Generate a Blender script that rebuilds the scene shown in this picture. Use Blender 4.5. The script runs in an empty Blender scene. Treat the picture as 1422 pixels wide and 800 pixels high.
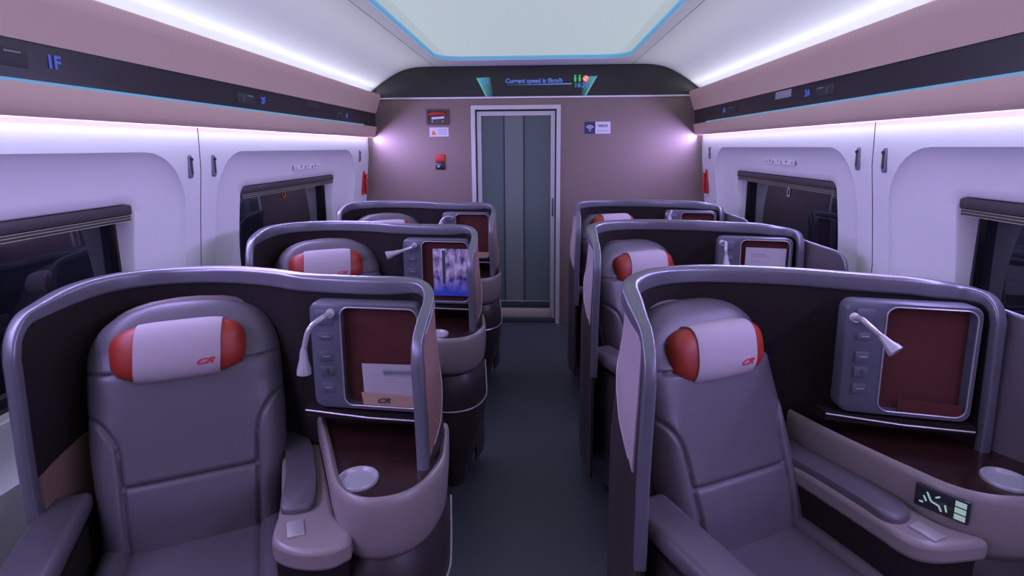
import bpy, bmesh, math, random
from mathutils import Vector, Matrix
random.seed(4)
PI = math.pi
S = bpy.context.scene
COL = S.collection

# ------------------------------------------------------------------ camera
F_PX, PITCH, YAW, ROLL = 780.0, math.radians(10), math.radians(2.75), math.radians(0.4)
EYE = Vector((0.05, 0.0, 1.57))
fw = Vector((-math.sin(YAW) * math.cos(PITCH), math.cos(YAW) * math.cos(PITCH), -math.sin(PITCH)))
rt = Vector((math.cos(YAW), math.sin(YAW), 0.0))
up = rt.cross(fw)
rt, up = rt * math.cos(ROLL) - up * math.sin(ROLL), up * math.cos(ROLL) + rt * math.sin(ROLL)
cam = bpy.data.cameras.new('camera')
cam.sensor_width = 36.0
cam.lens = F_PX / 1422 * 36
cam.shift_y = (342.53 - 400) / 1422
cam.clip_start = 0.02
camo = bpy.data.objects.new('camera', cam)
COL.objects.link(camo)
camo.matrix_world = Matrix(((rt.x, up.x, -fw.x, EYE.x), (rt.y, up.y, -fw.y, EYE.y), (rt.z, up.z, -fw.z, EYE.z), (0, 0, 0, 1)))
S.camera = camo

# ------------------------------------------------------------------ world, lights, exposure
S.view_settings.view_transform = 'Standard'
S.view_settings.look = 'None'
S.view_settings.gamma = 1.0
S.view_settings.exposure = 0.0
S.view_settings.use_curve_mapping = False
try:
    S.cycles.use_denoising = True
    S.cycles.max_bounces = 8
    S.cycles.diffuse_bounces = 5
    S.cycles.sample_clamp_indirect = 4.0
except Exception:
    pass
w = bpy.data.worlds.new('night'); S.world = w; w.use_nodes = True
bg = w.node_tree.nodes['Background']
bg.inputs[0].default_value = (0.010, 0.012, 0.028, 1); bg.inputs[1].default_value = 1.0

Y0, Y1 = -1.3, 4.92            # rear and front wall of the cabin
PANEL_EMIT = 0.46
COVE_W, WASH_W, SPILL_W = 13.0, 1.9, 78.0
COVE_COL, WASH_COL, SPILL_COL = (0.82, 0.95, 1.0), (0.45, 0.95, 1.0), (0.48, 0.39, 1.0)


def area(name, loc, size, power, col, rot, spread=180):
    l = bpy.data.lights.new(name, 'AREA'); l.shape = 'RECTANGLE'
    l.size, l.size_y = size; l.energy = power; l.color = col; l.spread = math.radians(spread)
    o = bpy.data.objects.new(name, l); COL.objects.link(o); o.location = loc; o.rotation_euler = rot
    return o


ymid, ylen = (Y0 + Y1) / 2, (Y1 - Y0) - 0.06
for s in (-1, 1):
    # cove strip on top of the overhead panel, washing the ceiling side
    area('cove_strip_light', (s * 1.368, ymid, 2.016), (0.03, ylen), COVE_W, COVE_COL, (PI, s * math.radians(-68), 0), 110)
    # strip under the overhead panel, washing the window wall and spilling into the cabin
    area('wall_wash_light', (s * 1.405, ymid, 1.655), (0.035, ylen), WASH_W, WASH_COL, (0, s * math.radians(5), 0))
    # violet strip on the same rail, turned towards the cabin
    area('violet_spill_light', (s * 1.392, ymid, 1.658), (0.02, ylen), SPILL_W, SPILL_COL, (0, s * math.radians(80), 0))


# ------------------------------------------------------------------ materials
def mat(name, col, rough=0.5, metal=0.0, emit=None, es=1.0, bump=0.0, bscale=200, var=0.0, vscale=30, coat=0.0, spec=0.5, trans=0.0):
    m = bpy.data.materials.new(name); m.use_nodes = True
    nt = m.node_tree; b = nt.nodes['Principled BSDF']
    b.inputs['Base Color'].default_value = (*col, 1)
    b.inputs['Roughness'].default_value = rough
    b.inputs['Metallic'].default_value = metal
    b.inputs['Specular IOR Level'].default_value = spec
    b.inputs['Coat Weight'].default_value = coat
    b.inputs['Transmission Weight'].default_value = trans
    if emit:
        b.inputs['Emission Color'].default_value = (*emit, 1); b.inputs['Emission Strength'].default_value = es
    if bump or var:
        tc = nt.nodes.new('ShaderNodeTexCoord')
    if bump:
        n = nt.nodes.new('ShaderNodeTexNoise'); n.inputs['Scale'].default_value = bscale; n.inputs['Detail'].default_value = 3
        bp = nt.nodes.new('ShaderNodeBump'); bp.inputs['Strength'].default_value = bump; bp.inputs['Distance'].default_value = 0.002
        nt.links.new(tc.outputs['Object'], n.inputs['Vector']); nt.links.new(n.outputs['Fac'], bp.inputs['Height'])
        nt.links.new(bp.outputs['Normal'], b.inputs['Normal'])
    if var:
        n = nt.nodes.new('ShaderNodeTexNoise'); n.inputs['Scale'].default_value = vscale; n.inputs['Detail'].default_value = 4
        r = nt.nodes.new('ShaderNodeMapRange'); r.inputs['To Min'].default_value = 1 - var; r.inputs['To Max'].default_value = 1 + var
        r.inputs['From Min'].default_value = 0.25; r.inputs['From Max'].default_value = 0.75
        mx = nt.nodes.new('ShaderNodeVectorMath'); mx.operation = 'SCALE'; mx.inputs[0].default_value = col
        nt.links.new(tc.outputs['Object'], n.inputs['Vector']); nt.links.new(n.outputs['Fac'], r.inputs['Value'])
        nt.links.new(r.outputs['Result'], mx.inputs['Scale']); nt.links.new(mx.outputs['Vector'], b.inputs['Base Color'])
    return m


M = {}
M['wall'] = mat('white_wall_panel', (0.84, 0.80, 0.84), 0.42)
M['ceiling'] = mat('ceiling_paint', (0.68, 0.64, 0.68), 0.5)
M['panel_light'] = mat('luminous_panel', (0.2, 0.2, 0.2), 0.6, emit=(0.80, 0.96, 1.0), es=PANEL_EMIT)
M['cyan_edge'] = mat('cyan_edge_glow', (0.1, 0.2, 0.3), 0.5, emit=(0.12, 0.46, 0.72), es=0.5)
M['bin'] = mat('warm_grey_panel', (0.66, 0.47, 0.37), 0.5)
M['black'] = mat('black_glossy_panel', (0.022, 0.018, 0.020), 0.28)
M['black_dim'] = mat('black_matt_plate', (0.035, 0.03, 0.035), 0.6)
M['endwall'] = mat('bronze_grey_wall', (0.235, 0.170, 0.145), 0.36, metal=0.25)
M['metal'] = mat('brushed_silver', (0.60, 0.58, 0.56), 0.35, metal=0.35)
M['metal_dark'] = mat('dark_metal', (0.09, 0.09, 0.10), 0.4, metal=0.5)
M['door_glass'] = mat('grey_green_door_glass', (0.11, 0.14, 0.13), 0.14)
M['door_band'] = mat('frosted_door_band', (0.16, 0.18, 0.165), 0.25)
M['window_glass'] = mat('tinted_window_glass', (0.012, 0.013, 0.020), 0.03, spec=0.8)
M['floor'] = mat('dark_speckled_floor', (0.040, 0.046, 0.052), 0.45, var=0.55, vscale=170, bump=0.15, bscale=240)
M['leather'] = mat('taupe_leather', (0.090, 0.077, 0.090), 0.42, bump=0.25, bscale=260, var=0.06, vscale=9)
M['leather_dark'] = mat('dark_taupe_leather', (0.19, 0.155, 0.165), 0.45, bump=0.25, bscale=260)
M['cap'] = mat('tan_back_leather', (0.135, 0.098, 0.095), 0.45, bump=0.25, bscale=260)
M['lining'] = mat('black_brown_lining', (0.016, 0.011, 0.011), 0.8, bump=0.2, bscale=400, spec=0.15)
M['outer'] = mat('dark_brown_shell', (0.034, 0.024, 0.024), 0.42)
M['rim'] = mat('slate_metal_rim', (0.16, 0.155, 0.18), 0.30, metal=0.45)
M['bright_edge'] = mat('bright_edge_trim', (0.42, 0.38, 0.39), 0.3, metal=0.4)
M['tan'] = mat('bronze_panel', (0.19, 0.115, 0.09), 0.42)
M['plum'] = mat('pale_mauve_panel', (0.34, 0.27, 0.29), 0.42)
M['console'] = mat('champagne_console', (0.225, 0.18, 0.175), 0.36)
M['wing'] = mat('dark_plum_wing', (0.10, 0.08, 0.09), 0.4)
M['table'] = mat('dark_mahogany_top', (0.024, 0.008, 0.007), 0.25, coat=0.1)
M['frame'] = mat('slate_niche_frame', (0.085, 0.085, 0.11), 0.4)
M['red_felt'] = mat('dark_red_felt', (0.075, 0.013, 0.010), 0.9, bump=0.3, bscale=300)
M['red'] = mat('red_headrest_leather', (0.30, 0.028, 0.014), 0.45, bump=0.2, bscale=260)
M['cloth'] = mat('white_headrest_cloth', (0.38, 0.32, 0.34), 0.85, bump=0.25, bscale=500)
M['red_ink'] = mat('red_embroidery', (0.50, 0.02, 0.03), 0.7)
M['ink'] = mat('dark_ink', (0.05, 0.05, 0.07), 0.7)
M['grey_ink'] = mat('grey_ink', (0.30, 0.29, 0.34), 0.8)
M['paper'] = mat('white_paper', (0.42, 0.38, 0.39), 0.8)
M['cup'] = mat('pale_cup_ring', (0.36, 0.34, 0.36), 0.35, metal=0.2)
M['pocket'] = mat('tan_pocket', (0.42, 0.26, 0.18), 0.5)
M['screen'] = mat('black_screen', (0.02, 0.022, 0.025), 0.2)
M['icon'] = mat('screen_icon_glow', (0.1, 0.1, 0.1), 0.5, emit=(0.55, 0.80, 0.80), es=0.45)
M['blue_led'] = mat('blue_led_digits', (0.02, 0.02, 0.1), 0.5, emit=(0.06, 0.11, 0.60), es=0.7)
M['blue_text'] = mat('blue_display_text', (0.02, 0.02, 0.1), 0.5, emit=(0.10, 0.22, 0.75), es=0.7)
M['green_led'] = mat('green_display_icon', (0, 0.1, 0), 0.5, emit=(0.04, 0.45, 0.16), es=0.9)
M['red_led'] = mat('red_display_icon', (0.1, 0, 0), 0.5, emit=(0.85, 0.12, 0.14), es=0.8)
M['pink_led'] = mat('white_display_icon', (0.1, 0, 0), 0.5, emit=(0.75, 0.65, 0.7), es=0.8)
M['safety_red'] = mat('safety_red_plastic', (0.55, 0.03, 0.02), 0.4)
M['white_plastic'] = mat('white_sticker', (0.72, 0.68, 0.75), 0.5)
M['navy'] = mat('navy_sticker', (0.02, 0.03, 0.10), 0.5)
M['orange'] = mat('orange_sticker', (0.75, 0.22, 0.02), 0.5)
M['teal_ink'] = mat('teal_ink', (0.16, 0.30, 0.36), 0.6)
M['blind'] = mat('blind_bar', (0.05, 0.045, 0.05), 0.5)
M['gold_line'] = mat('pale_gold_line', (0.50, 0.48, 0.32), 0.35, metal=0.5)
M['tan_plate'] = mat('kick_plate', (0.46, 0.38, 0.30), 0.45)
M['hook_grey'] = mat('hook_grey', (0.20, 0.18, 0.25), 0.4)
M['dark'] = mat('dark_gap', (0.02, 0.018, 0.02), 0.8)


# ------------------------------------------------------------------ mesh helpers
def put(name, verts, faces, m, parent=None, origin=(0, 0, 0), smooth=True, ang=35, weld=0.0):
    me = bpy.data.meshes.new(name)
    ox, oy, oz = origin
    me.from_pydata([(x - ox, y - oy, z - oz) for x, y, z in verts], [], faces)
    bm = bmesh.new(); bm.from_mesh(me)
    if weld:
        bmesh.ops.remove_doubles(bm, verts=bm.verts, dist=weld)
    bmesh.ops.recalc_face_normals(bm, faces=bm.faces)
    bm.to_mesh(me); bm.free()
    if smooth:
        for p in me.polygons: p.use_smooth = True
        me.set_sharp_from_angle(angle=math.radians(ang))
    me.materials.append(M[m] if isinstance(m, str) else m)
    o = bpy.data.objects.new(name, me); COL.objects.link(o)
    if parent: o.parent = parent
    return o


class G:
    """collects geometry for one mesh"""
    def __init__(s): s.v, s.f = [], []

    def add(s, v, f):
        n = len(s.v); s.v += [tuple(p) for p in v]; s.f += [tuple(i + n for i in q) for q in f]; return s

    def loft(s, rings, closed=True, cap0=True, cap1=True):
        n = len(rings[0]); v = [p for r in rings for p in r]; f = []
        for i in range(len(rings) - 1):
            for j in range(n if closed else n - 1):
                k = (j + 1) % n
                f.append((i * n + j, i * n + k, (i + 1) * n + k, (i + 1) * n + j))
        if cap0: f.append(tuple(range(n))[::-1])
        if cap1: f.append(tuple((len(rings) - 1) * n + j for j in range(n)))
        return s.add(v, f)

    def box(s, c, d, b=0.0, R=None):
        """box centre c, size d, bevel b, optional rotation matrix"""
        hx, hy, hz = d[0] / 2, d[1] / 2, d[2] / 2
        b = min(b, hx * .95, hy * .95, hz * .95)
        rings = []
        if b <= 0:
            prof = [(-hz, 0), (hz, 0)]
        else:
            prof = [(-hz + b - b * math.cos(t), b - b * math.sin(t)) for t in (0, PI / 4, PI / 2)]
            prof += [(hz - b + b * math.sin(t), b - b * math.cos(t)) for t in (0, PI / 4, PI / 2)]
        for z, ins in prof:
            rings.append([(x, y, z) for x, y in rrect(-hx + ins, hx - ins, -hy + ins, hy - ins, max(b - ins, 0.0002) if b else 0.0002, 3 if b else 1)])
        C = Vector(c)
        out = []
        for r in rings:
            out.append([tuple(C + ((R @ Vector(p)) if R else Vector(p))) for p in r])
        return s.loft(out)

    def tube(s, pts, r, n=10, caps=True):
        pts = [Vector(p) for p in pts]; rings = []
        t0 = (pts[1] - pts[0]).normalized()
        u = t0.cross(Vector((0, 0, 1)))
        if u.length < 1e-3: u = t0.cross(Vector((1, 0, 0)))
        u.normalize()
        for i, p in enumerate(pts):
            t = (pts[min(i + 1, len(pts) - 1)] - pts[max(i - 1, 0)]).normalized()
            u = (u - t * u.dot(t)).normalized(); v = t.cross(u)
            rr = r[i] if isinstance(r, (list, tuple)) else r
            rings.append([tuple(p + u * rr * math.cos(a) + v * rr * math.sin(a)) for a in [2 * PI * k / n for k in range(n)]])
        return s.loft(rings, True, caps, caps)

    def lathe(s, c, prof, axis=(0, 0, 1), n=28, cap=True):
        ax = Vector(axis).normalized(); u = ax.cross(Vector((0, 1, 0.013))).normalized(); v = ax.cross(u); c = Vector(c)
        rings = [[tuple(c + ax * h + (u * math.cos(a) + v * math.sin(a)) * r) for a in [2 * PI * k / n for k in range(n)]] for r, h in prof]
        return s.loft(rings, True, cap, cap)

    def prism(s, poly, z0, z1):
        return s.loft([[(x, y, z0) for x, y in poly], [(x, y, z1) for x, y in poly]])

    def ribbon(s, pts, wid, h, z, flat=True):
        return s

    def out(s, name, m, parent=None, origin=(0, 0, 0), **k):
        return put(name, s.v, s.f, m, parent, origin, **k)


def rrect(x0, x1, y0, y1, r, k=6, m=1):
    """rounded rectangle, counter-clockwise, constant point count: per corner k+1 points, per side m-1 extra"""
    pts = []
    cs = [(x1 - r, y0 + r, -PI / 2), (x1 - r, y1 - r, 0), (x0 + r, y1 - r, PI / 2), (x0 + r, y0 + r, PI)]
    for i, (cx, cy, a0) in enumerate(cs):
        arc = [(cx + r * math.cos(a0 + PI / 2 * j / k), cy + r * math.sin(a0 + PI / 2 * j / k)) for j in range(k + 1)]
        pts += arc
        if m > 1:
            nx = cs[(i + 1) % 4]
            q = (nx[0] + r * math.cos(nx[2]), nx[1] + r * math.sin(nx[2])); p = arc[-1]
            pts += [(p[0] + (q[0] - p[0]) * j / m, p[1] + (q[1] - p[1]) * j / m) for j in range(1, m)]
    return pts


def spline(pts, n):
    """Catmull-Rom through 2D/3D points, n samples per span"""
    P = [Vector(p) for p in pts]; P = [P[0] * 2 - P[1]] + P + [P[-1] * 2 - P[-2]]; out = []
    for i in range(1, len(P) - 2):
        a, b, c, d = P[i - 1], P[i], P[i + 1], P[i + 2]
        for j in range(n):
            t = j / n
            out.append(0.5 * ((2 * b) + (c - a) * t + (2 * a - 5 * b + 4 * c - d) * t * t + (3 * b - a - 3 * c + d) * t ** 3))
    out.append(P[-2].copy())
    return out


def resample(pts, n):
    L = [0]
    for a, b in zip(pts, pts[1:]): L.append(L[-1] + (b - a).length)
    out = []; j = 0
    for i in range(n):
        t = L[-1] * i / (n - 1)
        while j < len(L) - 2 and L[j + 1] < t: j += 1
        k = (t - L[j]) / max(L[j + 1] - L[j], 1e-9)
        out.append(pts[j].lerp(pts[j + 1], min(k, 1)))
    return out, L[-1]


def text_geo(txt, size, shear=0.0, bold=0.0, ext=0.0):
    cu = bpy.data.curves.new('t', 'FONT'); cu.body = txt; cu.size = size; cu.shear = shear; cu.offset = bold; cu.extrude = ext
    cu.align_x = 'CENTER'; cu.align_y = 'CENTER'; cu.resolution_u = 3
    o = bpy.data.objects.new('t', cu); COL.objects.link(o)
    dg = bpy.context.evaluated_depsgraph_get()
    me = bpy.data.meshes.new_from_object(o.evaluated_get(dg))
    v = [tuple(p.co) for p in me.vertices]; f = [tuple(p.vertices) for p in me.polygons]
    bpy.data.objects.remove(o); bpy.data.meshes.remove(me); bpy.data.curves.remove(cu)
    return v, f


def empty(name, loc, label=None, cat=None, group=None):
    o = bpy.data.objects.new(name, None); COL.objects.link(o); o.location = loc; o.empty_display_size = 0.05
    if label: tag(o, label, cat, group)
    return o


def tag(o, label, cat, group=None):
    o['label'] = label; o['category'] = cat
    if group: o['group'] = group
    return o


def struct(o): o['kind'] = 'structure'; return o


def sm(t): t = max(0.0, min(1.0, t)); return t * t * (3 - 2 * t)


# ------------------------------------------------------------------ setting: floor, ceiling, walls
HW = 1.435


def wall_x(z):
    return HW + 0.05 * sm((1.60 - z) / 0.60)


g = G(); g.add([(-1.6, Y0, 0), (1.6, Y0, 0), (1.6, Y1 + .05, 0), (-1.6, Y1 + .05, 0)], [(0, 1, 2, 3)])
struct(g.out('floor', 'floor', smooth=False))

# ceiling: centre flat with rounded opening for the luminous panel, curved sides
CZ, SEAM = 2.25, 0.83
PX0, PX1, PY0, PY1 = -0.752, 0.752, Y0 + 0.10, 4.60
g = G()
outer = rrect(-SEAM, SEAM, Y0, Y1, 0.001, 8, 6); inner = rrect(PX0, PX1, PY0, PY1, 0.20, 8, 6)
g.loft([[(x, y, CZ) for x, y in outer], [(x, y, CZ) for x, y in inner], [(x, y, CZ + 0.012) for x, y in rrect(PX0 + .006, PX1 - .006, PY0 + .006, PY1 - .006, 0.195, 8, 6)]], True, False, False)
struct(g.out('ceiling', 'ceiling', ang=30))
prof = [(SEAM + 0.004, CZ), (0.93, 2.249), (1.03, 2.240), (1.12, 2.216), (1.20, 2.178), (1.27, 2.135), (1.32, 2.100), (1.37, 2.065), (1.42, 2.03)]
prof = [tuple(p) for p in spline(prof, 4)]
for s, nm in ((-1, 'left'), (1, 'right')):
    g = G(); g.loft([[(s * x, y, z) for x, z in prof] for y in (Y0, Y1)], False, False, False)
    struct(g.out('ceiling_side_' + nm, 'ceiling'))
    g = G(); g.box((s * (SEAM + 0.002), ymid, CZ + 0.004), (0.010, Y1 - Y0, 0.006)); struct(g.out('trim_%d' % (1 if s < 0 else 2), 'dark', smooth=False))

# luminous ceiling panel (a lamp)
lamp = empty('ceiling_light_panel', (0, ymid, CZ), 'large glowing white rounded panel set into the middle of the ceiling', 'ceiling light')
g = G(); a = rrect(PX0 - .0, PX1 + .0, PY0 - .0, PY1 + .0, 0.20, 8, 6)
g.add([(x, y, CZ + .03) for x, y in a] + [(x, y, CZ + .04) for x, y in a], [tuple(range(len(a))), tuple(range(len(a), 2 * len(a)))[::-1]])
for j in range(len(a)): g.f.append((j, (j + 1) % len(a), len(a) + (j + 1) % len(a), len(a) + j))
g.out('diffuser', 'panel_light', lamp, (0, ymid, CZ))
g = G(); r0 = rrect(PX0 + .001, PX1 - .001, PY0 + .001, PY1 - .001, 0.2, 8, 6); r1 = rrect(PX0 + .012, PX1 - .012, PY0 + .012, PY1 - .012, 0.19, 8, 6)
g.loft([[(x, y, CZ + .003) for x, y in r0], [(x, y, CZ + .016) for x, y in r1], [(x, y, CZ + .029) for x, y in r1], [(x, y, CZ + .029) for x, y in r0]], True, False, False)
g.out('blue_glow_edge', 'cyan_edge', lamp, (0, ymid, CZ))

# side walls with deep moulded window surrounds
WINS = {-1: [(0.75, 2.09, 0.77, 1.375), (2.87, 4.24, 0.77, 1.385)], 1: [(0.69, 2.03, 0.77, 1.400), (2.825, 4.24, 0.77, 1.400)]}
SUR = [(0.36, 2.325, 0.60, 1.562), (2.555, 4.58, 0.60, 1.562)]
SEC = [(0.05, 2.432), (2.438, Y1 + .03)]
ZB, ZT = 0.0, 1.70
K, MM = 8, 8


def lerp_loop(a, b, t): return [(p[0] + (q[0] - p[0]) * t, p[1] + (q[1] - p[1]) * t) for p, q in zip(a, b)]


win_no = 0
for s, nm in ((-1, 'left'), (1, 'right')):
    WIN = WINS[s]
    g = G()
    for (wy0, wy1, wz0, wz1), (sy0, sy1, sz0, sz1), (ya, yb) in zip(WIN, SUR, SEC):
        A = rrect(ya, yb, ZB, ZT, 0.001, K, MM); B = rrect(sy0, sy1, sz0, sz1, 0.24, K, MM)
        W = rrect(wy0, wy1, wz0, wz1, 0.055, K, MM)
        rings = []
        for t in (0, .35, .7, 1): rings.append((lerp_loop(A, B, t), 0.0))
        B2 = rrect(sy0 + .006, sy1 - .006, sz0 + .006, sz1 - .006, 0.235, K, MM); rings.append((B2, 0.009))
        for t, d in ((.08, .020), (.18, .032), (.34, .043), (.55, .049), (.80, .052), (1, .054)): rings.append((lerp_loop(B2, W, t), d))
        W2 = rrect(wy0 + .006, wy1 - .006, wz0 + .006, wz1 - .006, 0.05, K, MM); rings.append((W2, 0.060))
        rings.append((rrect(wy0 + .016, wy1 - .016, wz0 + .012, wz1 - .012, 0.05, K, MM), 0.135))
        g.loft([[(s * (wall_x(z) + d), y, z) for y, z in lp] for lp, d in rings], True, False, False)
    # plain section behind the camera
    zz = [0, .3, .6, .8, 1.0, 1.2, 1.4, 1.6, 1.7]
    g.loft([[(s * wall_x(z), y, z) for z in zz] for y in (Y0, 0.045)], False, False, False)
    struct(g.out('wall_' + nm, 'wall', ang=40))
    g = G(); g.box((s * 1.56, 2.435, 0.85), (0.01, .05, 1.7)); struct(g.out('trim_%d' % (3 if s < 0 else 4), 'dark', smooth=False))
    for (wy0, wy1, wz0, wz1) in WIN:
        win_no += 1
        root = struct(empty('window_%d' % win_no, (s * 1.6, (wy0 + wy1) / 2, wz0)))
        org = root.location
        gx = s * (wall_x(1.1) + 0.128)
        g = G(); g.box((gx, (wy0 + wy1) / 2, (wz0 + wz1) / 2), (0.012, wy1 - wy0 + .02, wz1 - wz0 + .02), 0.004); g.out('glass', 'window_glass', root, org)
        g = G()
        rr0 = rrect(wy0 + .004, wy1 - .004, wz0 + .004, wz1 - .004, .05, K, MM); rr1 = rrect(wy0 + .024, wy1 - .024, wz0 + .024, wz1 - .024, .04, K, MM)
        x0, x1 = s * (wall_x(1.1) + 0.100), s * (wall_x(1.1) + 0.124)
        g.loft([[(x1, y, z) for y, z in rr0], [(x0, y, z) for y, z in rr0], [(x0, y, z) for y, z in rr1], [(x1, y, z) for y, z in rr1]], True, False, False)
        g.out('window_seal', 'black', root, org)
        # rolled-up blind: cassette and bottom bar with thin bright lines
        bx = s * (wall_x(1.35) + 0.066)
        g = G(); g.box((bx, (wy0 + wy1) / 2, wz1 - .028), (0.030, wy1 - wy0 - .03, .040), .008); g.out('blind_cassette', 'blind', root, org)
        bar = G(); bar.box((bx, (wy0 + wy1) / 2, wz1 - .060), (0.018, wy1 - wy0 - .04, .024), .004); bar = bar.out('blind_bar', 'blind', root, org)
        for dz in (-.050, -.060, -.070):
            g = G(); g.box((bx - s * .010, (wy0 + wy1) / 2, wz1 + dz), (0.004, wy1 - wy0 - .05, .0022)); g.out('bright_line', 'gold_line', bar, org, smooth=False)
    # sill trim
# rear wall behind the camera
g = G(); g.add([(-1.6, Y0, 0), (1.6, Y0, 0), (1.6, Y0, 2.3), (-1.6, Y0, 2.3)], [(0, 1, 2, 3)]); struct(g.out('wall_rear', 'endwall', smooth=False))

# front wall with door opening
DX0, DX1, DZ = -0.530, 0.236, 1.925
g = G()
WT = 1.985


def q(x0, x1, z0, z1, y=Y1): g.add([(x0, y, z0), (x1, y, z0), (x1, y, z1), (x0, y, z1)], [(0, 1, 2, 3)])


q(-1.6, DX0 + .01, 0, WT); q(DX1 - .01, 1.6, 0, WT); q(DX0 + .01, DX1 - .01, DZ - .01, WT); q(-1.6, 1.6, WT, 2.4, Y1 + .03)
struct(g.out('wall_front', 'endwall', smooth=False, weld=.0005))
g = G(); g.box((0, Y1 - .008, 1.990), (2.72, .022, .014), .004); struct(g.out('trim_5', 'wall'))

# door
dr = struct(empty('door_1', ((DX0 + DX1) / 2, Y1, 0))); dorg = dr.location
g = G()
fo = [(DX0, 0), (DX0, DZ), (DX1, DZ), (DX1, 0)]
fwid = 0.034
fi = [(DX0 + fwid, 0), (DX0 + fwid, DZ - fwid), (DX1 - fwid, DZ - fwid), (DX1 - fwid, 0)]
fi2 = fi
g.loft([[(x, Y1, z) for x, z in fo], [(x, Y1 - .028, z) for x, z in fo], [(x, Y1 - .028, z) for x, z in fi], [(x, Y1 + .06, z) for x, z in fi]], False, False, False)
g.out('door_frame', 'metal', dr, dorg)
lx0, lx1, lz = DX0 + fwid + .012, DX1 - fwid - .012, DZ - fwid - .014
g = G()
lo = [(lx0, .02), (lx0, lz), (lx1, lz), (lx1, .02)]; wl = .036
li = [(lx0 + wl, .02), (lx0 + wl, lz - wl), (lx1 - wl, lz - wl), (lx1 - wl, .02)]
g.loft([[(x, Y1 + .06, z) for x, z in lo], [(x, Y1 + .022, z) for x, z in lo], [(x, Y1 + .022, z) for x, z in li], [(x, Y1 + .05, z) for x, z in li]], False, False, False)
g.out('leaf_frame', 'metal', dr, dorg)
g = G(); g.box(((lx0 + lx1) / 2, Y1 + .045, 1.03), (lx1 - lx0 - .02, .012, 1.70)); g.out('door_glass', 'door_glass', dr, dorg, smooth=False)
g = G(); g.box((-.165, Y1 + .036, 1.03), (.165, .004, 1.69)); g.out('frosted_band', 'door_band', dr, dorg, smooth=False)
for x in (-.250, -.080):
    g = G(); g.box((x, Y1 + .034, 1.03), (.007, .006, 1.69)); g.out('dark_line', 'dark', dr, dorg, smooth=False)
g = G(); g.box(((lx0 + lx1) / 2, Y1 + .030, .165), (lx1 - lx0 - .03, .012, .05), .003); g.out('bottom_rail', 'metal_dark', dr, dorg)
g = G(); g.box(((lx0 + lx1) / 2, Y1 + .026, .195), (lx1 - lx0 - .03, .010, .008), .002); g.out('bright_rail', 'bright_edge', dr, dorg)
g = G(); g.box(((lx0 + lx1) / 2, Y1 + .026, .085), (lx1 - lx0 - .03, .012, .085), .003); g.out('kick_plate', 'tan_plate', dr, dorg)
g = G(); g.box(((lx0 + lx1) / 2, Y1 + .028, .02), (lx1 - lx0, .05, .04), .003); g.out('threshold', 'metal_dark', dr, dorg)
g = G(); g.box((lx1 - wl / 2, Y1 + .018, 1.05), (.014, .014, .16), .005); g.out('door_handle', 'metal_dark', dr, dorg)

# dark display board over the door
db = empty('display_board', (0, Y1 - .02, 1.995), 'wide black arched display board above the end door', 'display')
dorg = db.location
pts = [(SEAM, 2.247), (0.93, 2.246), (1.03, 2.236), (1.12, 2.212), (1.20, 2.174), (1.27, 2.131), (1.32, 2.096), (1.35, 2.05), (1.352, 1.998)]
pts = [tuple(p) for p in spline(pts, 4)]
poly = [(x, z) for x, z in pts] + [(-x, z) for x, z in pts[::-1]]
g = G(); g.loft([[(x, Y1 - .015, z) for x, z in poly], [(x, Y1 + .028, z) for x, z in poly]]); g.out('board', 'black', db, dorg, ang=30)
YB = Y1 - .017


def plate(gg, quad, y=YB, th=.002):
    gg.loft([[(x, y, z) for x, z in quad], [(x, y - th, z) for x, z in quad]]); return gg


def grad_mat(name, col, xa, xb, es):
    """screen content fading out horizontally between object x xa (bright) and xb (dark)"""
    m = bpy.data.materials.new(name); m.use_nodes = True; nt = m.node_tree; b = nt.nodes['Principled BSDF']
    b.inputs['Base Color'].default_value = (0.02, 0.02, 0.022, 1); b.inputs['Roughness'].default_value = .3
    tc = nt.nodes.new('ShaderNodeTexCoord'); sx = nt.nodes.new('ShaderNodeSeparateXYZ'); mr = nt.nodes.new('ShaderNodeMapRange')
    mr.inputs['From Min'].default_value = xa; mr.inputs['From Max'].default_value = xb; mr.inputs['To Min'].default_value = es; mr.inputs['To Max'].default_value = 0
    nt.links.new(tc.outputs['Object'], sx.inputs[0]); nt.links.new(sx.outputs[0], mr.inputs['Value']); nt.links.new(mr.outputs[0], b.inputs['Emission Strength'])
    b.inputs['Emission Color'].default_value = (*col, 1)
    return m


gl = plate(G(), [(-.475, 2.150), (-.40, 2.156), (-.36, 2.157), (-.335, 2.0), (-.395, 1.998)]).out('screen_glow_left', grad_mat('cyan_fade_left', (.10, .50, .62), -.44, -.33, .55), db, dorg, smooth=False)
gl = plate(G(), [(.535, 2.152), (.49, 2.155), (.44, 2.155), (.40, 2.0), (.445, 1.998)]).out('screen_glow_right', grad_mat('cyan_fade_right', (.10, .50, .62), .49, .40, .5), db, dorg, smooth=False)
for nm, a, b in (('left_edge_line', (-.478, 2.153), (-.398, 1.998)), ('right_edge_line', (.538, 2.155), (.448, 1.998))):
    dx = .010 if a[0] < 0 else -.010
    plate(G(), [a, (a[0] + dx, a[1]), (b[0] + dx, b[1]), b], YB - .002).out(nm, mat(nm, (.05, .1, .1), .5, emit=(.18, .62, .70), es=.6), db, dorg, smooth=False)


def board_text(txt, x, z, size, m, name, bold=0.0015, shear=0.0, y=YB - .004):
    v, f = text_geo(txt, size, shear, bold, .001)
    return put(name, [(x + p[0], y - p[2], z + p[1]) for p in v], f, m, db, dorg, smooth=False)


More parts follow.
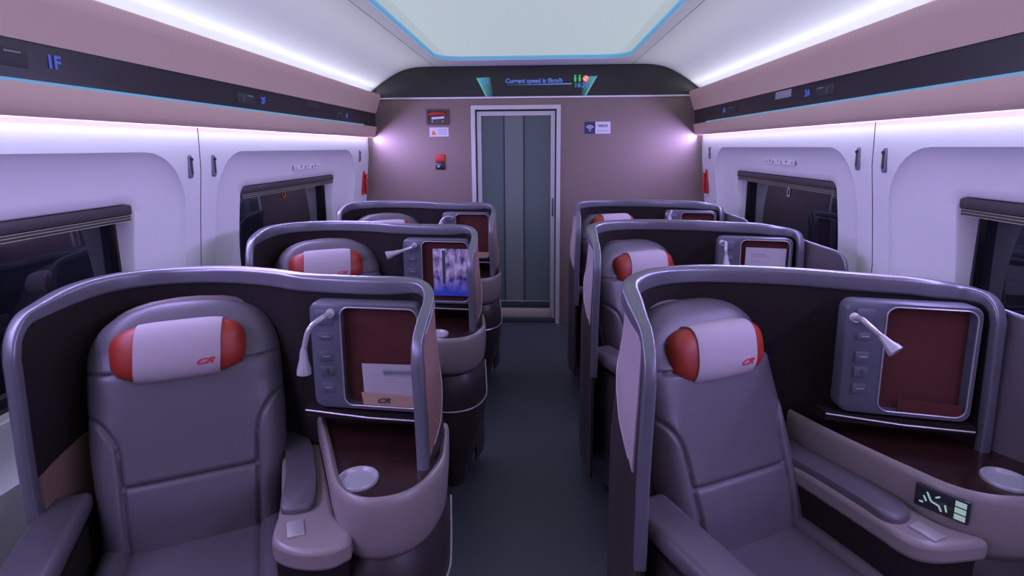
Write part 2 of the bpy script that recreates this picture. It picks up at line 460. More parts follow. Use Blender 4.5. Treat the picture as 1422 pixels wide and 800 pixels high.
board_text('01', -.395, 2.115, .062, 'blue_text', 'car_number', .001)
board_text('Current speed is 0km/h', .010, 2.122, .050, 'blue_text', 'scrolling_text')
board_text('16:21', .405, 2.082, .052, 'blue_text', 'clock_digits')
plate(G(), [(-.22, 2.087), (.325, 2.091), (.325, 2.099), (-.22, 2.095)], YB - .003).out('progress_line', grad_mat('blue_line_fade', (.22, .35, .95), .30, -.27, .7), db, dorg, smooth=False)
g = G()
for x in (.355, .392):      # two standing figures
    g.lathe((x, YB - .003, 2.158), [(.0001, 0), (.009, 0), (.009, .002), (.0001, .002)], (0, -1, 0), 10)
    plate(g, [(x - .011, 2.146), (x + .011, 2.146), (x + .008, 2.112), (x - .008, 2.112)], YB - .003)
g.out('toilet_icon', 'green_led', db, dorg, smooth=False)
g = G(); g.lathe((.443, YB - .003, 2.135), [(.0001, 0), (.027, 0), (.027, .002), (.0001, .002)], (0, -1, 0), 20); ic = g.out('no_smoking_icon', 'red_led', db, dorg, smooth=False)
g = G(); g.lathe((.443, YB - .0055, 2.135), [(.0001, 0), (.019, 0), (.019, .001), (.0001, .001)], (0, -1, 0), 20); g.out('icon_disc', 'pink_led', ic, dorg, smooth=False)
g = G(); g.box((.443, YB - .009, 2.135), (.05, .002, .007), 0, Matrix.Rotation(math.radians(45), 3, 'Y')); g.out('icon_bar', 'red_led', ic, dorg, smooth=False)

# overhead panels along both sides
for s, nm in ((-1, 'left'), (1, 'right')):
    root = empty('overhead_panel', (s * 1.36, ymid, 1.66), 'warm grey overhead panel with black display band above the %s windows' % nm, 'overhead panel', None)
    org = root.location
    top = [(1.355, 1.868), (1.345, 1.90), (1.318, 1.975), (1.303, 2.012), (1.306, 2.022), (1.316, 2.024)]
    ledge = [(1.3165, 2.024), (1.325, 2.012), (1.330, 1.997), (1.42, 1.990)]
    g = G(); g.loft([[(s * x, y, z) for x, z in ledge] for y in (Y0, Y1)], False, False, False); g.out('cove_ledge', 'ceiling', root, org, ang=50)
    g = G(); g.loft([[(s * x, y, z) for x, z in top] for y in (Y0, Y1)], False, False, False); g.out('upper_panel', 'bin', root, org, ang=50)
    band = [(1.400, 1.866), (1.362, 1.868), (1.366, 1.752), (1.400, 1.750)]
    g = G(); g.loft([[(s * x, y, z) for x, z in band] for y in (Y0, Y1)], False, False, False); g.out('black_band', 'black', root, org, smooth=False)
    low = [(1.370, 1.756), (1.356, 1.756), (1.353, 1.750), (1.366, 1.690), (1.374, 1.668), (1.384, 1.662), (1.384, 1.72)]
    g = G(); g.loft([[(s * x, y, z) for x, z in low] for y in (Y0, Y1)], False, False, False); g.out('lower_panel', 'bin', root, org, ang=50)
    g = G(); g.box((s * 1.3600, 2.72, 1.7600), (.006, 3.7, .008)); g.out('cyan_light_line', 'cyan_edge', root, org, smooth=False)
    # seat number digits
    marks = ([('1F', 1.64, 1.822, .052), ('2F', 2.905, 1.815, .045), ('3F', 4.18, 1.808, .042)] if s < 0 else
             [('1A', 1.62, 1.83, .052), ('2A', 2.90, 1.822, .045), ('3A', 4.15, 1.818, .042)])
    for t, y, z, sz in marks:
        v, f = text_geo(t, sz, 0, .0015, .0008)
        xx = s * 1.3615
        put('seat_number', [(xx - s * p[2], y + (p[0] if s < 0 else -p[0]), z + p[1]) for p in v], f, 'blue_led', root, org, smooth=False)
        # reading light lens plate beside each number
        g = G(); g.box((s * 1.363, y - .17, z - .004), (.003, .17, .046), .001); pl = g.out('lamp_plate', 'black_dim', root, org)
        g = G(); g.box((s * 1.3615, y - .13, z + .012), (.002, .05, .004)); g.out('white_mark', 'grey_ink', pl, org, smooth=False)
        g = G(); g.lathe((s * 1.3615, y - .20, z - .004), [(.0001, 0), (.017, 0), (.019, .002), (.0001, .002)], (-s, 0, 0), 16); g.out('lens', 'metal_dark', pl, org)
    g = G(); g.box((s * 1.363, 3.55 if s < 0 else 3.18, 1.842), (.003, .20, .040), .001); g.out('painted_reflection', 'grey_ink' if s > 0 else 'black_dim', root, org)  # flat patch painted as a reflection on the glossy black band

# coat hooks by the joint of the wall panels
for s, spots in ((-1, [(2.355, 1.500, 'beside the panel joint, nearer one'), (2.530, 1.498, 'beside the panel joint, farther one'), (4.66, 1.51, 'close to the end wall')]),
                 (1, [(2.345, 1.510, 'beside the panel joint, nearer one'), (2.535, 1.512, 'beside the panel joint, farther one'), (4.68, 1.52, 'close to the end wall')])):
    for y, z, ds in spots:
        x = s * wall_x(z)
        rt_ = empty('coat_hook', (x, y, z), 'slim grey coat hook on the %s wall, %s' % ('left' if s < 0 else 'right', ds), 'coat hook', 'coat hooks on the side walls')
        org = rt_.location
        g = G(); g.loft([[(x - s * d, y + a, z + b) for a, b in rrect(-w_, w_, -h_, h_, w_ * .98, 6)] for d, w_, h_ in ((-.004, .012, .050), (.005, .012, .050), (.008, .009, .047))]); g.out('backplate', 'hook_grey', rt_, org)
        g = G(); g.loft([[(x - s * d, y + a, z + b) for a, b in rrect(-w_, w_, -h_, h_, w_ * .98, 6)] for d, w_, h_ in ((.006, .006, .036), (.012, .005, .034))]); g.out('hook_arm', 'metal_dark', rt_, org)
        g = G(); g.lathe((x - s * .008, y, z + .030), [(.0001, 0), (.007, 0), (.007, .007), (.0001, .007)], (-s, 0, 0), 12); g.out('hook_tip', 'dark', rt_, org)

# pictogram labels above the far windows and ring stickers on the glass
for s in (-1, 1):
    nm = 'left' if s < 0 else 'right'
    yc = 3.69 if s < 0 else 3.45
    z = 1.455 if s < 0 else 1.476
    x = s * (wall_x(z) + .0375)
    root = empty('pictogram_label', (x, yc, z), 'small row of safety pictograms above the far %s window' % nm, 'label')
    g = G(); g.box((x, yc, z), (.002, .42, .026)); g.out('backing', 'wall', root, root.location, smooth=False)
    for k, dy in enumerate((-.18, -.10, -.035, .01, .08, .13, .18)):
        g = G(); g.box((x - s * .0018, yc + dy, z + (.003 if k % 2 else -.002)), (.001, .020 if k != 4 else .030, .010 + .004 * (k % 3)))
        g.out('pictogram', 'teal_ink', root, root.location, smooth=False)
    gx = s * (wall_x(1.1) + 0.120)
    yy = 3.57
    g = G(); 
    rings = [[(gx - s * d, yy + r * math.cos(a) * 1.25, 1.285 + r * math.sin(a) * 1.6) for a in [2 * PI * k / 20 for k in range(20)]] for r, d in ((.012, 0), (.012, .002), (.018, .002), (.018, 0))]
    g.loft(rings, True, False, False)
    tag(g.out('ring_sticker', 'orange' if s < 0 else 'white_plastic', None, (gx, yy, 1.285)), 'small oval ring sticker on the far %s window glass' % nm, 'sticker')
    for o in [COL.objects[-1]]: o.location = (gx, yy, 1.285)

# emergency hammers on the side walls by the end wall
for s in (-1, 1):
    nm = 'left' if s < 0 else 'right'
    x, y, z = s * (wall_x(1.3) - .004), 4.80, 1.28
    root = empty('emergency_hammer', (x, y, z), 'red emergency hammer in its holder at the front of the %s wall' % nm, 'emergency hammer'); org = root.location
    g = G(); g.box((x - s * .002, y, z), (.014, .06, .20), .006); g.out('holder', 'safety_red', root, org)
    g = G(); g.tube([(x - s * .022, y, z - .10), (x - s * .024, y, z), (x - s * .022, y, z + .06)], [.009, .011, .008], 10); g.out('grip', 'safety_red', root, org)
    g = G(); g.tube([(x - s * .022, y - .03, z + .065), (x - s * .022, y - .012, z + .065), (x - s * .022, y + .012, z + .065), (x - s * .022, y + .03, z + .065)], [.003, .011, .011, .003], 10); g.out('hammer_head', 'safety_red', root, org)
    g = G(); g.box((s * (wall_x(1.43) - .001), y - .01, 1.43), (.003, .04, .03)); tag(g.out('hammer_label', 'white_plastic', None, (s * (wall_x(1.43) - .001), y - .01, 1.43)), 'tiny sticker on the wall above the %s emergency hammer' % nm, 'label')
    COL.objects[-1].location = (s * (wall_x(1.43) - .001), y - .01, 1.43)

# things on the end wall
root = empty('emergency_brake_box', (-.82, Y1, 1.83), 'dark box with a red emergency handle high on the end wall left of the door', 'emergency handle'); org = root.location
g = G()
ro = rrect(-.915, -.722, 1.765, 1.900, .008, 3); ri = rrect(-.897, -.740, 1.782, 1.884, .006, 3)
g.loft([[(x, Y1, z) for x, z in ro], [(x, Y1 - .018, z) for x, z in ro], [(x, Y1 - .018, z) for x, z in ri], [(x, Y1 - .006, z) for x, z in ri]], True, False, True); g.out('case', mat('brown_case', (.08, .045, .035), .4), root, org)
g = G(); g.tube([(-.885, Y1 - .012, 1.856), (-.875, Y1 - .024, 1.858), (-.82, Y1 - .026, 1.862), (-.765, Y1 - .024, 1.858), (-.752, Y1 - .012, 1.856)], .012, 10); g.out('handle', 'safety_red', root, org)
g = G(); g.box((-.815, Y1 - .010, 1.826), (.11, .004, .018), .001, Matrix.Rotation(math.radians(-4), 3, 'Y')); g.out('label_strip', 'white_plastic', root, org)
for x in (-.865, -.775):
    g = G(); g.lathe((x, Y1 - .006, 1.797), [(.0001, 0), (.006, 0), (.006, .004), (.0001, .004)], (0, -1, 0), 10); g.out('screw', 'metal', root, org)

root = empty('warning_label', (-.81, Y1, 1.706), 'white label with orange warning triangle under the emergency handle box', 'label'); org = root.location
g = G(); plate(g, [(-.893, 1.668), (-.728, 1.668), (-.728, 1.746), (-.893, 1.746)], Y1 - .0005); g.out('sheet', 'white_plastic', root, org, smooth=False)
g = G(); plate(g, [(-.879, 1.682), (-.835, 1.682), (-.857, 1.728)], Y1 - .003); g.out('warning_triangle', 'orange', root, org, smooth=False)
g = G()
for k in range(3): plate(g, [(-.818, 1.688 + .018 * k), (-.742, 1.688 + .018 * k), (-.742, 1.693 + .018 * k), (-.818, 1.693 + .018 * k)], Y1 - .003)
g.out('text_lines', 'grey_ink', root, org, smooth=False)

root = empty('call_point', (-.808, Y1, 1.45), 'small red and black alarm call point on the end wall left of the door', 'alarm button'); org = root.location
g = G(); g.box((-.806, Y1 - .010, 1.485), (.082, .020, .062), .004); g.out('red_cover', 'safety_red', root, org)
g = G(); g.box((-.806, Y1 - .008, 1.418), (.082, .016, .066), .004); lw = g.out('black_base', 'black', root, org)
g = G(); g.lathe((-.820, Y1 - .016, 1.412), [(.0001, 0), (.010, 0), (.008, .006), (.0001, .006)], (0, -1, 0), 12); g.out('button', 'metal', lw, org)

root = empty('wifi_label', (.55, Y1, 1.735), 'navy and white wireless network label on the end wall right of the door', 'label'); org = root.location
g = G(); plate(g, [(.440, 1.682), (.532, 1.682), (.532, 1.782), (.440, 1.782)], Y1 - .0005); nv = g.out('navy_half', 'navy', root, org, smooth=False)
g = G(); plate(g, [(.532, 1.682), (.660, 1.682), (.660, 1.782), (.532, 1.782)], Y1 - .0005); wh = g.out('white_half', 'white_plastic', root, org, smooth=False)
g = G()
for r in (.014, .026, .038):
    arc = [(.486 + r * math.cos(a), 1.710 + r * math.sin(a)) for a in [PI * (.22 + .56 * k / 8) for k in range(9)]]
    arc2 = [(.486 + (r + .006) * math.cos(a), 1.710 + (r + .006) * math.sin(a)) for a in [PI * (.22 + .56 * k / 8) for k in range(9)]]
    plate(g, arc + arc2[::-1], Y1 - .003)
g.lathe((.486, Y1 - .003, 1.708), [(.0001, 0), (.006, 0), (.006, .002), (.0001, .002)], (0, -1, 0), 10)
g.out('wifi_symbol', 'white_plastic', nv, org, smooth=False)
v, f = text_geo('WI-FI', .034, 0, .0006, .001); put('lettering', [(.596 + p[0], Y1 - .0035 - p[2], 1.746 + p[1]) for p in v], f, 'navy', wh, org, smooth=False)
g = G(); plate(g, [(.548, 1.705), (.645, 1.705), (.645, 1.709), (.548, 1.709)], Y1 - .003); g.out('text_line', 'grey_ink', wh, org, smooth=False)


# ------------------------------------------------------------------ seat pods
PITCH_Y = 1.125
SD = Vector((0.44, -0.898)).normalized()        # seat forward direction
SR = Vector((-SD.y, SD.x))                      # seat right-hand lateral (towards +x)


def top_z(path, L_, i, n, zl, zr, rl, rr):
    """height of the shell crest along the path with rounded ends"""
    s_ = L_ * i / (n - 1); z = 1.190
    z -= 0.050 * sm(1 - s_ / 0.34) * zl
    z -= 0.065 * sm(1 - (L_ - s_) / 0.26) * zr
    if s_ < rl: z -= rl - math.sqrt(max(rl * rl - (rl - s_) ** 2, 0))
    e = L_ - s_
    if e < rr: z -= rr - math.sqrt(max(rr * rr - (rr - e) ** 2, 0))
    return z


def make_pod(side):
    """side -1: left of the aisle (aisle at its right end); side +1: right of the aisle (aisle at its left end). x is given for the left pod, right pod adds 1.5"""
    L = side < 0
    sx = 0.0 if L else 1.5
    org = (-0.72 + sx if L else -0.62 + sx, 1.50, 0)
    root = empty('seat_pod', org)
    O = org

    def P(x, y): return (x + sx, y)
    if L:
        path = [(-1.207, 1.215), (-1.235, 1.33), (-1.250, 1.46), (-1.222, 1.590), (-1.145, 1.662), (-1.03, 1.695), (-.90, 1.693), (-.76, 1.652), (-.65, 1.600), (-.47, 1.567), (-.34, 1.560), (-.288, 1.545), (-.256, 1.500), (-.250, 1.42), (-.262, 1.335)]
        zl, zr, rl, rr = .5, .9, .09, .10
        z_lo_l, z_lo_r = 0.58, 0.745
    else:
        path = [(-1.198, 1.195), (-1.198, 1.30), (-1.200, 1.41), (-1.196, 1.51), (-1.160, 1.605), (-1.100, 1.680), (-1.01, 1.725), (-.88, 1.736), (-.68, 1.700), (-.51, 1.630), (-.36, 1.586), (-.282, 1.568), (-.250, 1.530), (-.240, 1.475)]
        zl, zr, rl, rr = .9, .35, .10, .06
        z_lo_l, z_lo_r = 0.58, 0.745
    pts = spline([P(*p) for p in path], 10)
    n = 150
    pl, LEN = resample(pts, n)
    nrm = []
    for i in range(n):
        t = (pl[min(i + 1, n - 1)] - pl[max(i - 1, 0)]).normalized(); nrm.append(Vector((-t.y, t.x)))   # points to the outside (left of travel) 
    tz = [top_z(pl, LEN, i, n, zl, zr, rl, rr) for i in range(n)]

    def flare(i, z):
        """how far the shell leans outwards lower down, strongest at the aisle flank"""
        e = i / (n - 1)
        k = sm((0.42 - e) / 0.2) if not L else sm((e - 0.62) / 0.2)
        d_end = min(i, n - 1 - i) / (n - 1)
        return (0.008 + (0.014 if L else 0.026) * k * sm(d_end / 0.12)) * sm((1.16 - z) / 0.42)

    def zlow(i):
        e = i / (n - 1)
        return z_lo_l + (z_lo_r - z_lo_l) * sm((e - .45) / .3)

    def wall(off0, off1, zb, inset_top, name, m, i0=0, i1=n, follow=1.0, ztop=None, sd=.3):
        g = G(); rings = []
        for i in range(i0, i1):
            zt = tz[i] - inset_top
            if ztop is not None: zt = min(zt, ztop(i))
            z0 = zb(i) if callable(zb) else zb
            zt = max(zt, z0 + .01)
            col = []
            for off in (off0, off1):
                zs = [z0 + (zt - z0) * k / 8 for k in range(9)]
                if off == off1: zs = zs[::-1]
                for z in zs:
                    p = pl[i] + nrm[i] * (off + flare(i, z) * follow)
                    col.append((p.x, p.y, z))
            rings.append(col)
        g.loft(rings)
        return g.out(name, m, root, O, ang=50)

    wall(-.010, -.001, lambda i: zlow(i) - .03, .012, 'shell_lining', 'lining')
    wall(.000, .012, 0.10, .012, 'outer_shell', 'outer')
    # rounded metal rim that follows the crest and runs down both front edges
    rimpts = []
    for k in range(14):
        z = zlow(0) + (tz[0] - zlow(0)) * k / 14; p = pl[0] + nrm[0] * (.002 + flare(0, z)); rimpts.append((p.x, p.y, z, 0))
    for i in range(n):
        p = pl[i] + nrm[i] * (.002 + flare(i, tz[i])); rimpts.append((p.x, p.y, tz[i], i))
    for k in range(1, 15):
        z = tz[-1] + (zlow(n - 1) - .02 - tz[-1]) * k / 14; p = pl[-1] + nrm[-1] * (.002 + flare(n - 1, z)); rimpts.append((p.x, p.y, z, n - 1))
    g = G(); rings = []
    V3 = [Vector(p[:3]) for p in rimpts]
    for j, p in enumerate(rimpts):
        t = (V3[min(j + 1, len(V3) - 1)] - V3[max(j - 1, 0)]).normalized()
        nn = Vector((nrm[p[3]].x, nrm[p[3]].y, 0)); nn = (nn - t * nn.dot(t)).normalized(); b = t.cross(nn)
        if j < 20 and b.y > 0 and False: b = -b
        ring = []
        side_l, side_r = sm((40 - j) / 26), sm((j - (len(rimpts) - (46 if L else 34))) / 22)
        kk = 1 - (.42 if L else .50) * side_l - (.62 if L else .50) * side_r
        for a, c in rrect(-max(.021 * kk, .0150), max(.025 * kk, .0140), -.014 * kk, max(.038 * kk, .018), .0115 * max(kk, .45), 4): ring.append(tuple(V3[j] + nn * a + b * -c))
        rings.append(ring)
    g.loft(rings); g.out('shell_rim', 'rim', root, O, ang=60)
    # thin bright line along the inner edge of the rim
    # coloured inset panel on the aisle flank
    def flank(poly, name, m, edge):
        """poly in (y,z) on the outer face, wrapped on the shell"""
        ys = [p[0] for p in poly]
        cand = [i for i in range(n) if (i < n * .45 if not L else i > n * .6)]

        def at(y, z, off):
            i = min(cand, key=lambda i: abs(pl[i].y - y) + (0 if (i < n * .22 if not L else i > n * .8) else .0))
            # refine by linear interpolation
            j = i + 1 if (i + 1 < n and (pl[i + 1].y - y) * (pl[i].y - y) <= 0) else i - 1
            j = max(0, min(n - 1, j))
            d = pl[j].y - pl[i].y
            t = 0 if abs(d) < 1e-6 else max(0, min(1, (y - pl[i].y) / d))
            p0 = pl[i] + nrm[i] * (off + flare(i, z)); p1 = pl[j] + nrm[j] * (off + flare(j, z)); p = p0.lerp(p1, t)
            return (p.x, p.y, z)
        # fill: rows between lower and upper boundary along y
        N = 26; y0, y1 = min(ys), max(ys); g = G(); rows = []

        def cross(y):
            zs = []
            for a, b in zip(poly, poly[1:] + poly[:1]):
                if (a[0] - y) * (b[0] - y) <= 0 and abs(a[0] - b[0]) > 1e-9:
                    zs.append(a[1] + (b[1] - a[1]) * (y - a[0]) / (b[0] - a[0]))
            return min(zs), max(zs)
        for k in range(N + 1):
            y = y0 + (y1 - y0) * (.001 + .998 * k / N); lo_, hi_ = cross(y)
            rows.append([at(y, lo_ + (hi_ - lo_) * m_ / 8, .0155) for m_ in range(9)] + [at(y, hi_ - (hi_ - lo_) * m_ / 8, .010) for m_ in range(9)])
        g.loft(rows); g.out(name, m, root, O, ang=50)
        bd = []
        for a, b in zip(poly, poly[1:]):
            for k in range(6):
                t = k / 6; bd.append(at(a[0] + (b[0] - a[0]) * t, a[1] + (b[1] - a[1]) * t, .0155))
        g = G(); g.tube(bd[2:], .0022, 6); g.out('bright_edging', edge, root, O)
    if L:
        flank([(1.355, .765), (1.44, .83), (1.50, .93), (1.535, 1.05), (1.54, 1.145), (1.44, 1.145), (1.355, 1.09)], 'flank_panel', 'tan', 'bright_edge')
    else:
        flank([(1.245, .80), (1.33, .86), (1.45, .92), (1.52, .98), (1.56, 1.09), (1.56, 1.165), (1.40, 1.155), (1.245, 1.12)], 'flank_panel', 'plum', 'bright_edge')
    if not L:
        wp, wl_ = resample(spline([P(*p) for p in [(-.232, 1.56), (-.215, 1.50), (-.180, 1.435), (-.140, 1.37), (-.118, 1.31)]], 6), 22)
        g = G(); rings = []; edge_ = []
        for i_, p in enumerate(wp):
            t = (wp[min(i_ + 1, 21)] - wp[max(i_ - 1, 0)]).normalized(); nn = Vector((-t.y, t.x)); e_ = wl_ * (1 - i_ / 21)
            zt = 1.140 - .045 * (i_ / 21) - (.07 - math.sqrt(max(.07 ** 2 - (.07 - e_) ** 2, 0)) if e_ < .07 else 0)
            rings.append([(p.x + nn.x * o_, p.y + nn.y * o_, z) for o_, z in ((0, .74), (0, zt), (.014, zt), (.014, .74))]); edge_.append((p.x + nn.x * .007, p.y + nn.y * .007, zt))
        g.loft(rings); g.out('side_wing', 'wing', root, O, ang=50)
        for k in range(1, 9): edge_.append((edge_[21][0], edge_[21][1], edge_[21][2] + (.75 - edge_[21][2]) * k / 8))
        g = G(); g.tube(edge_, .008, 8); g.out('wing_edge', 'rim', root, O)
    # tan lining low at the wall side, behind the armrest
    k0, k1 = int(n * .015), int(n * .36)
    wall(-.016, -.0105, .56, .012, 'side_lining', 'tan', k0, k1, 1.0, lambda i: .755 + .03 * math.sin(i * .03))

    # ---- console ----
    if L:
        out_ = [(-.222, 1.56), (-.206, 1.45), (-.200, 1.36), (-.222, 1.265), (-.270, 1.205), (-.340, 1.180), (-.400, 1.192), (-.448, 1.235), (-.486, 1.30), (-.525, 1.38), (-.60, 1.53), (-.665, 1.655)]
    else:
        out_ = [(-.085, 1.56), (-.08, 1.45), (-.08, 1.38), (-.095, 1.315), (-.14, 1.265), (-.23, 1.245), (-.32, 1.240), (-.395, 1.250), (-.452, 1.285), (-.50, 1.355), (-.60, 1.53), (-.67, 1.68)]
    oc = [P(*p) for p in spline(out_, 5)]
    cen = (sum(p[0] for p in oc) / len(oc), sum(p[1] for p in oc) / len(oc))
    back = [P(-.55, 1.60), P(-.25, 1.57)] if L else [P(-.55, 1.62), P(-.2, 1.57)]

    def inset(poly, d):
        r = []; m_ = len(poly)
        for i in range(m_):
            a = Vector(poly[max(i - 1, 0)]); b = Vector(poly[min(i + 1, m_ - 1)]); t = (b - a).normalized(); nn = Vector((t.y, -t.x))
            if (Vector(cen) - Vector(poly[i])).dot(nn) < 0: nn = -nn
            p = Vector(poly[i]) + nn * d; r.append((p.x, p.y))
        return r
    g = G(); rings = []
    for d, z in ((.022, .738), (.018, .752), (.008, .757), (.001, .752), (-.003, .735), (-.003, .69), (.001, .64), (.006, .605), (.018, .582), (.04, .576)):
        rings.append([(x, y, z) for x, y in inset(oc, d)])
    g.loft(rings, False, False, False); g.out('console_body', 'console', root, O, ang=60)
    tp = inset(oc, .020) + back
    g = G(); g.loft([[(x, y, .725) for x, y in tp], [(x, y, .7415) for x, y in tp]]); g.out('table_top', 'table', root, O, ang=30)
    # dark lower body under the console
    g = G(); rings = []
    for d, z in ((.03, .575), (.012, .545), (.002, .50), (.0, .43), (.006, .34), (.03, .22), (.075, .08), (.09, .0)):
        r = [(x, y, z) for x, y in inset(oc, d)] + [(p[0], p[1], z) for p in [P(-.66, 1.60)] ]
        rings.append(r)
    g.loft(rings); g.out('console_base', 'outer', root, O, ang=50)
    g = G(); tr = inset(oc, -.003)[: int(len(oc) * .62)]
    g.tube([(x, y, .418 + .11 * sm((y - 1.40) / .2)) for x, y in tr], .0035, 6); g.out('base_trim_line', 'bright_edge', root, O)
    # cup recess ring
    cx, cy = P(-.407, 1.281) if L else P(-.285, 1.335)
    g = G(); g.lathe((cx, cy, .741), [(.052, 0), (.053, .006), (.050, .010), (.045, .010), (.042, .006), (.040, .002), (.0001, .0015)], (0, 0, 1), 36, True); g.out('cup_holder', 'cup', root, O, ang=50)

    # ---- ledge beside the seat with padded armrest and latch ----
    bo = (0, 0) if L else (.045, .045)
    ein = [(-.800, 1.66), (-.740, 1.56), (-.690, 1.45), (-.645, 1.35), (-.612, 1.26), (-.598, 1.205), (-.578, 1.160), (-.530, 1.135), (-.470, 1.128), (-.425, 1.140), (-.395, 1.170)]
    eout = [(-.690, 1.70), (-.655, 1.64), (-.620, 1.57), (-.585, 1.50), (-.550, 1.43), (-.515, 1.36), (-.485, 1.30), (-.462, 1.26), (-.430, 1.235), (-.400, 1.215)]
    if not L:
        ein = [(-.800, 1.64), (-.735, 1.57), (-.690, 1.48), (-.645, 1.38), (-.606, 1.29), (-.588, 1.245), (-.562, 1.215), (-.520, 1.205), (-.47, 1.21), (-.39, 1.225)]
        eout = [(a, b + .03) for a, b in eout]
    ei = [P(*p) for p in spline(ein, 3)]; eo = [P(*p) for p in spline(eout, 3)]
    lp = ei + eo[::-1]
    g = G(); g.loft([[(x, y, z) for x, y in lp] for z in (.600, .655)])
    lg = put('armrest_ledge', g.v, g.f, 'console', root, O, ang=40)
    bv = lg.modifiers.new('bevel', 'BEVEL'); bv.width = .020; bv.segments = 3; bv.limit_method = 'ANGLE'; bv.angle_limit = math.radians(50)
    if L: pp = [(-.79, 1.66), (-.715, 1.668), (-.650, 1.575), (-.607, 1.49), (-.565, 1.40), (-.535, 1.315), (-.530, 1.288), (-.545, 1.268), (-.585, 1.258), (-.612, 1.275), (-.655, 1.40), (-.715, 1.53)]
    else: pp = [(-.78, 1.66), (-.70, 1.70), (-.645, 1.60), (-.585, 1.50), (-.535, 1.39), (-.518, 1.34), (-.525, 1.305), (-.560, 1.280), (-.595, 1.290), (-.625, 1.36), (-.680, 1.48), (-.735, 1.58)]
    pp = [P(*p) for p in spline(pp + [pp[0]], 4)[:-1]]
    pc = (sum(a for a, b in pp) / len(pp), sum(b for a, b in pp) / len(pp))
    g = G(); g.loft([[(pc[0] + (x - pc[0]) * k, pc[1] + (y - pc[1]) * k, z) for x, y in pp] for k, z in ((1, .652), (1, .664), (.985, .670), (.95, .6735))]); g.out('armrest_pad', 'leather', root, O, ang=60)
    mx_ = P(-.542, 1.205) if L else P(-.520, 1.252)
    Rz = Matrix.Rotation(math.atan2(SR.y, SR.x), 3, 'Z')
    g = G(); g.box((mx_[0], mx_[1], .657), (.040, .062, .006), .002, Rz); g.out('release_latch', 'bright_edge', root, O)
    g = G(); g.loft([[(pc[0] + (x - pc[0]) * k, pc[1] + (y - pc[1]) * k, z) for x, y in lp] for k, z in ((.93, .605), (.90, .30), (.86, .0))]); g.out('ledge_base', 'lining', root, O)
    # vertical band between ledge and table carries the seat control screen
    ia = 42 if L else 40
    A_, B_ = Vector(oc[ia]), Vector(oc[ia + (2)])
    if not L:
        tdir = (B_ - A_).normalized(); nn = Vector((-tdir.y, tdir.x))
        if nn.dot(Vector(cen) - A_) > 0: nn = -nn
        c0 = (A_ + B_) / 2 + nn * .001
        R3 = Matrix(((tdir.x, nn.x, 0), (tdir.y, nn.y, 0), (0, 0, 1)))
        g = G(); g.box((c0.x, c0.y, .705), (.112, .010, .060), .003, R3); sc = g.out('control_screen', 'screen', root, O)

        def onscr(u, z): return tuple(Vector((c0.x, c0.y, .705)) + R3 @ Vector((-u, .0062, z)))
        g = G()
        # seat pictogram: recline lines, made of small strokes
        for a, b in (((-.030, .016), (-.020, -.004)), ((-.020, -.004), (-.004, -.008)), ((-.004, -.008), (.002, -.020)), ((-.036, .004), (-.030, -.008)), ((-.012, .010), (-.004, .016)), ((.008, .0), (.012, -.016)), ((-.044, -.014), (-.036, -.014))):
            g.tube([onscr(*a), onscr(*b)], .0022, 5)
        g.out('seat_icon', 'icon', sc, O)
        g = G()
        for k in range(3): g.box(onscr(.038, .017 - .017 * k), (.022, .0015, .013), 0, R3)
        g.out('screen_buttons', 'icon', sc, O, smooth=False)

    # ---- storage niche at the aisle or wall end of the shell ----
    if L: x0, xm, x1, yn, z0, z1 = -.605, -.512, -.272, 1.484, .822, 1.142
    else: x0, xm, x1, yn, z0, z1 = -.588, -.492, -.268, 1.488, .815, 1.145
    x0 += sx; x1 += sx; xm += sx
    yb = 1.553 if L else 1.578
    g = G()
    fo_ = rrect(x0, x1, z0, z1, .028, 5, 2); fi_ = rrect(xm, x1 - .014, z0 + .014, z1 - .012, .026, 5, 2)
    yk = yb + .0

    def yy(x):   # the frame is slightly turned with the shell
        return yn + ((x1 - x) * .10 if L else (x1 - x) * .21)
    g.loft([[(x, yy(x) + .045, z) for x, z in fo_], [(x, yy(x) + .006, z) for x, z in fo_], [(x + (.004 if x < (x0 + x1) / 2 else -.004), yy(x), z + (.004 if z < 1 else -.004)) for x, z in fo_],
            [(x, yy(x), z) for x, z in fi_], [(x, yy(x) + .042, z) for x, z in fi_]], True, False, False)
    fr = g.out('niche_frame', 'frame', root, O, ang=50)
    g = G(); g.loft([[(x, yy(x) + .036, z) for x, z in rrect(xm - .01, x1 - .004, z0 + .004, z1 - .004, .02, 5, 2)], [(x, yy(x) + .030, z) for x, z in rrect(xm - .01, x1 - .004, z0 + .004, z1 - .004, .02, 5, 2)]]); g.out('niche_back', 'red_felt', root, O)
    ed = rrect(xm, x1 - .014, z0 + .014, z1 - .012, .026, 5, 2)
    g = G(); loop = [(x, yy(x) - .001, z) for x, z in ed]; g.tube(loop + loop[:1], .0022, 6, False); g.out('niche_edging', 'bright_edge', root, O)
    # magazine pocket at the bottom of the niche
    g = G()
    pk = [(xm + .055, z0 + .015), (x1 - .017, z0 + .015), (x1 - .017, z0 + .048), (xm + .050, z0 + .052)]
    g.loft([[(x, yy(x) + .008, z) for x, z in pk], [(x, yy(x) + .004, z) for x, z in pk]]); pkt = g.out('magazine_pocket', 'pocket' if L else 'red_felt', root, O, smooth=False)
    if L:
        v, f = text_geo('CR', .020, .4, .0008, .0006); xc = (xm + x1) / 2 - .005
        put('pocket_emblem', [(xc + p[0] * 1.5, yy(xc) + .0015 - p[2], z0 + .031 + p[1]) for p in v], f, 'ink', pkt, O, smooth=False)
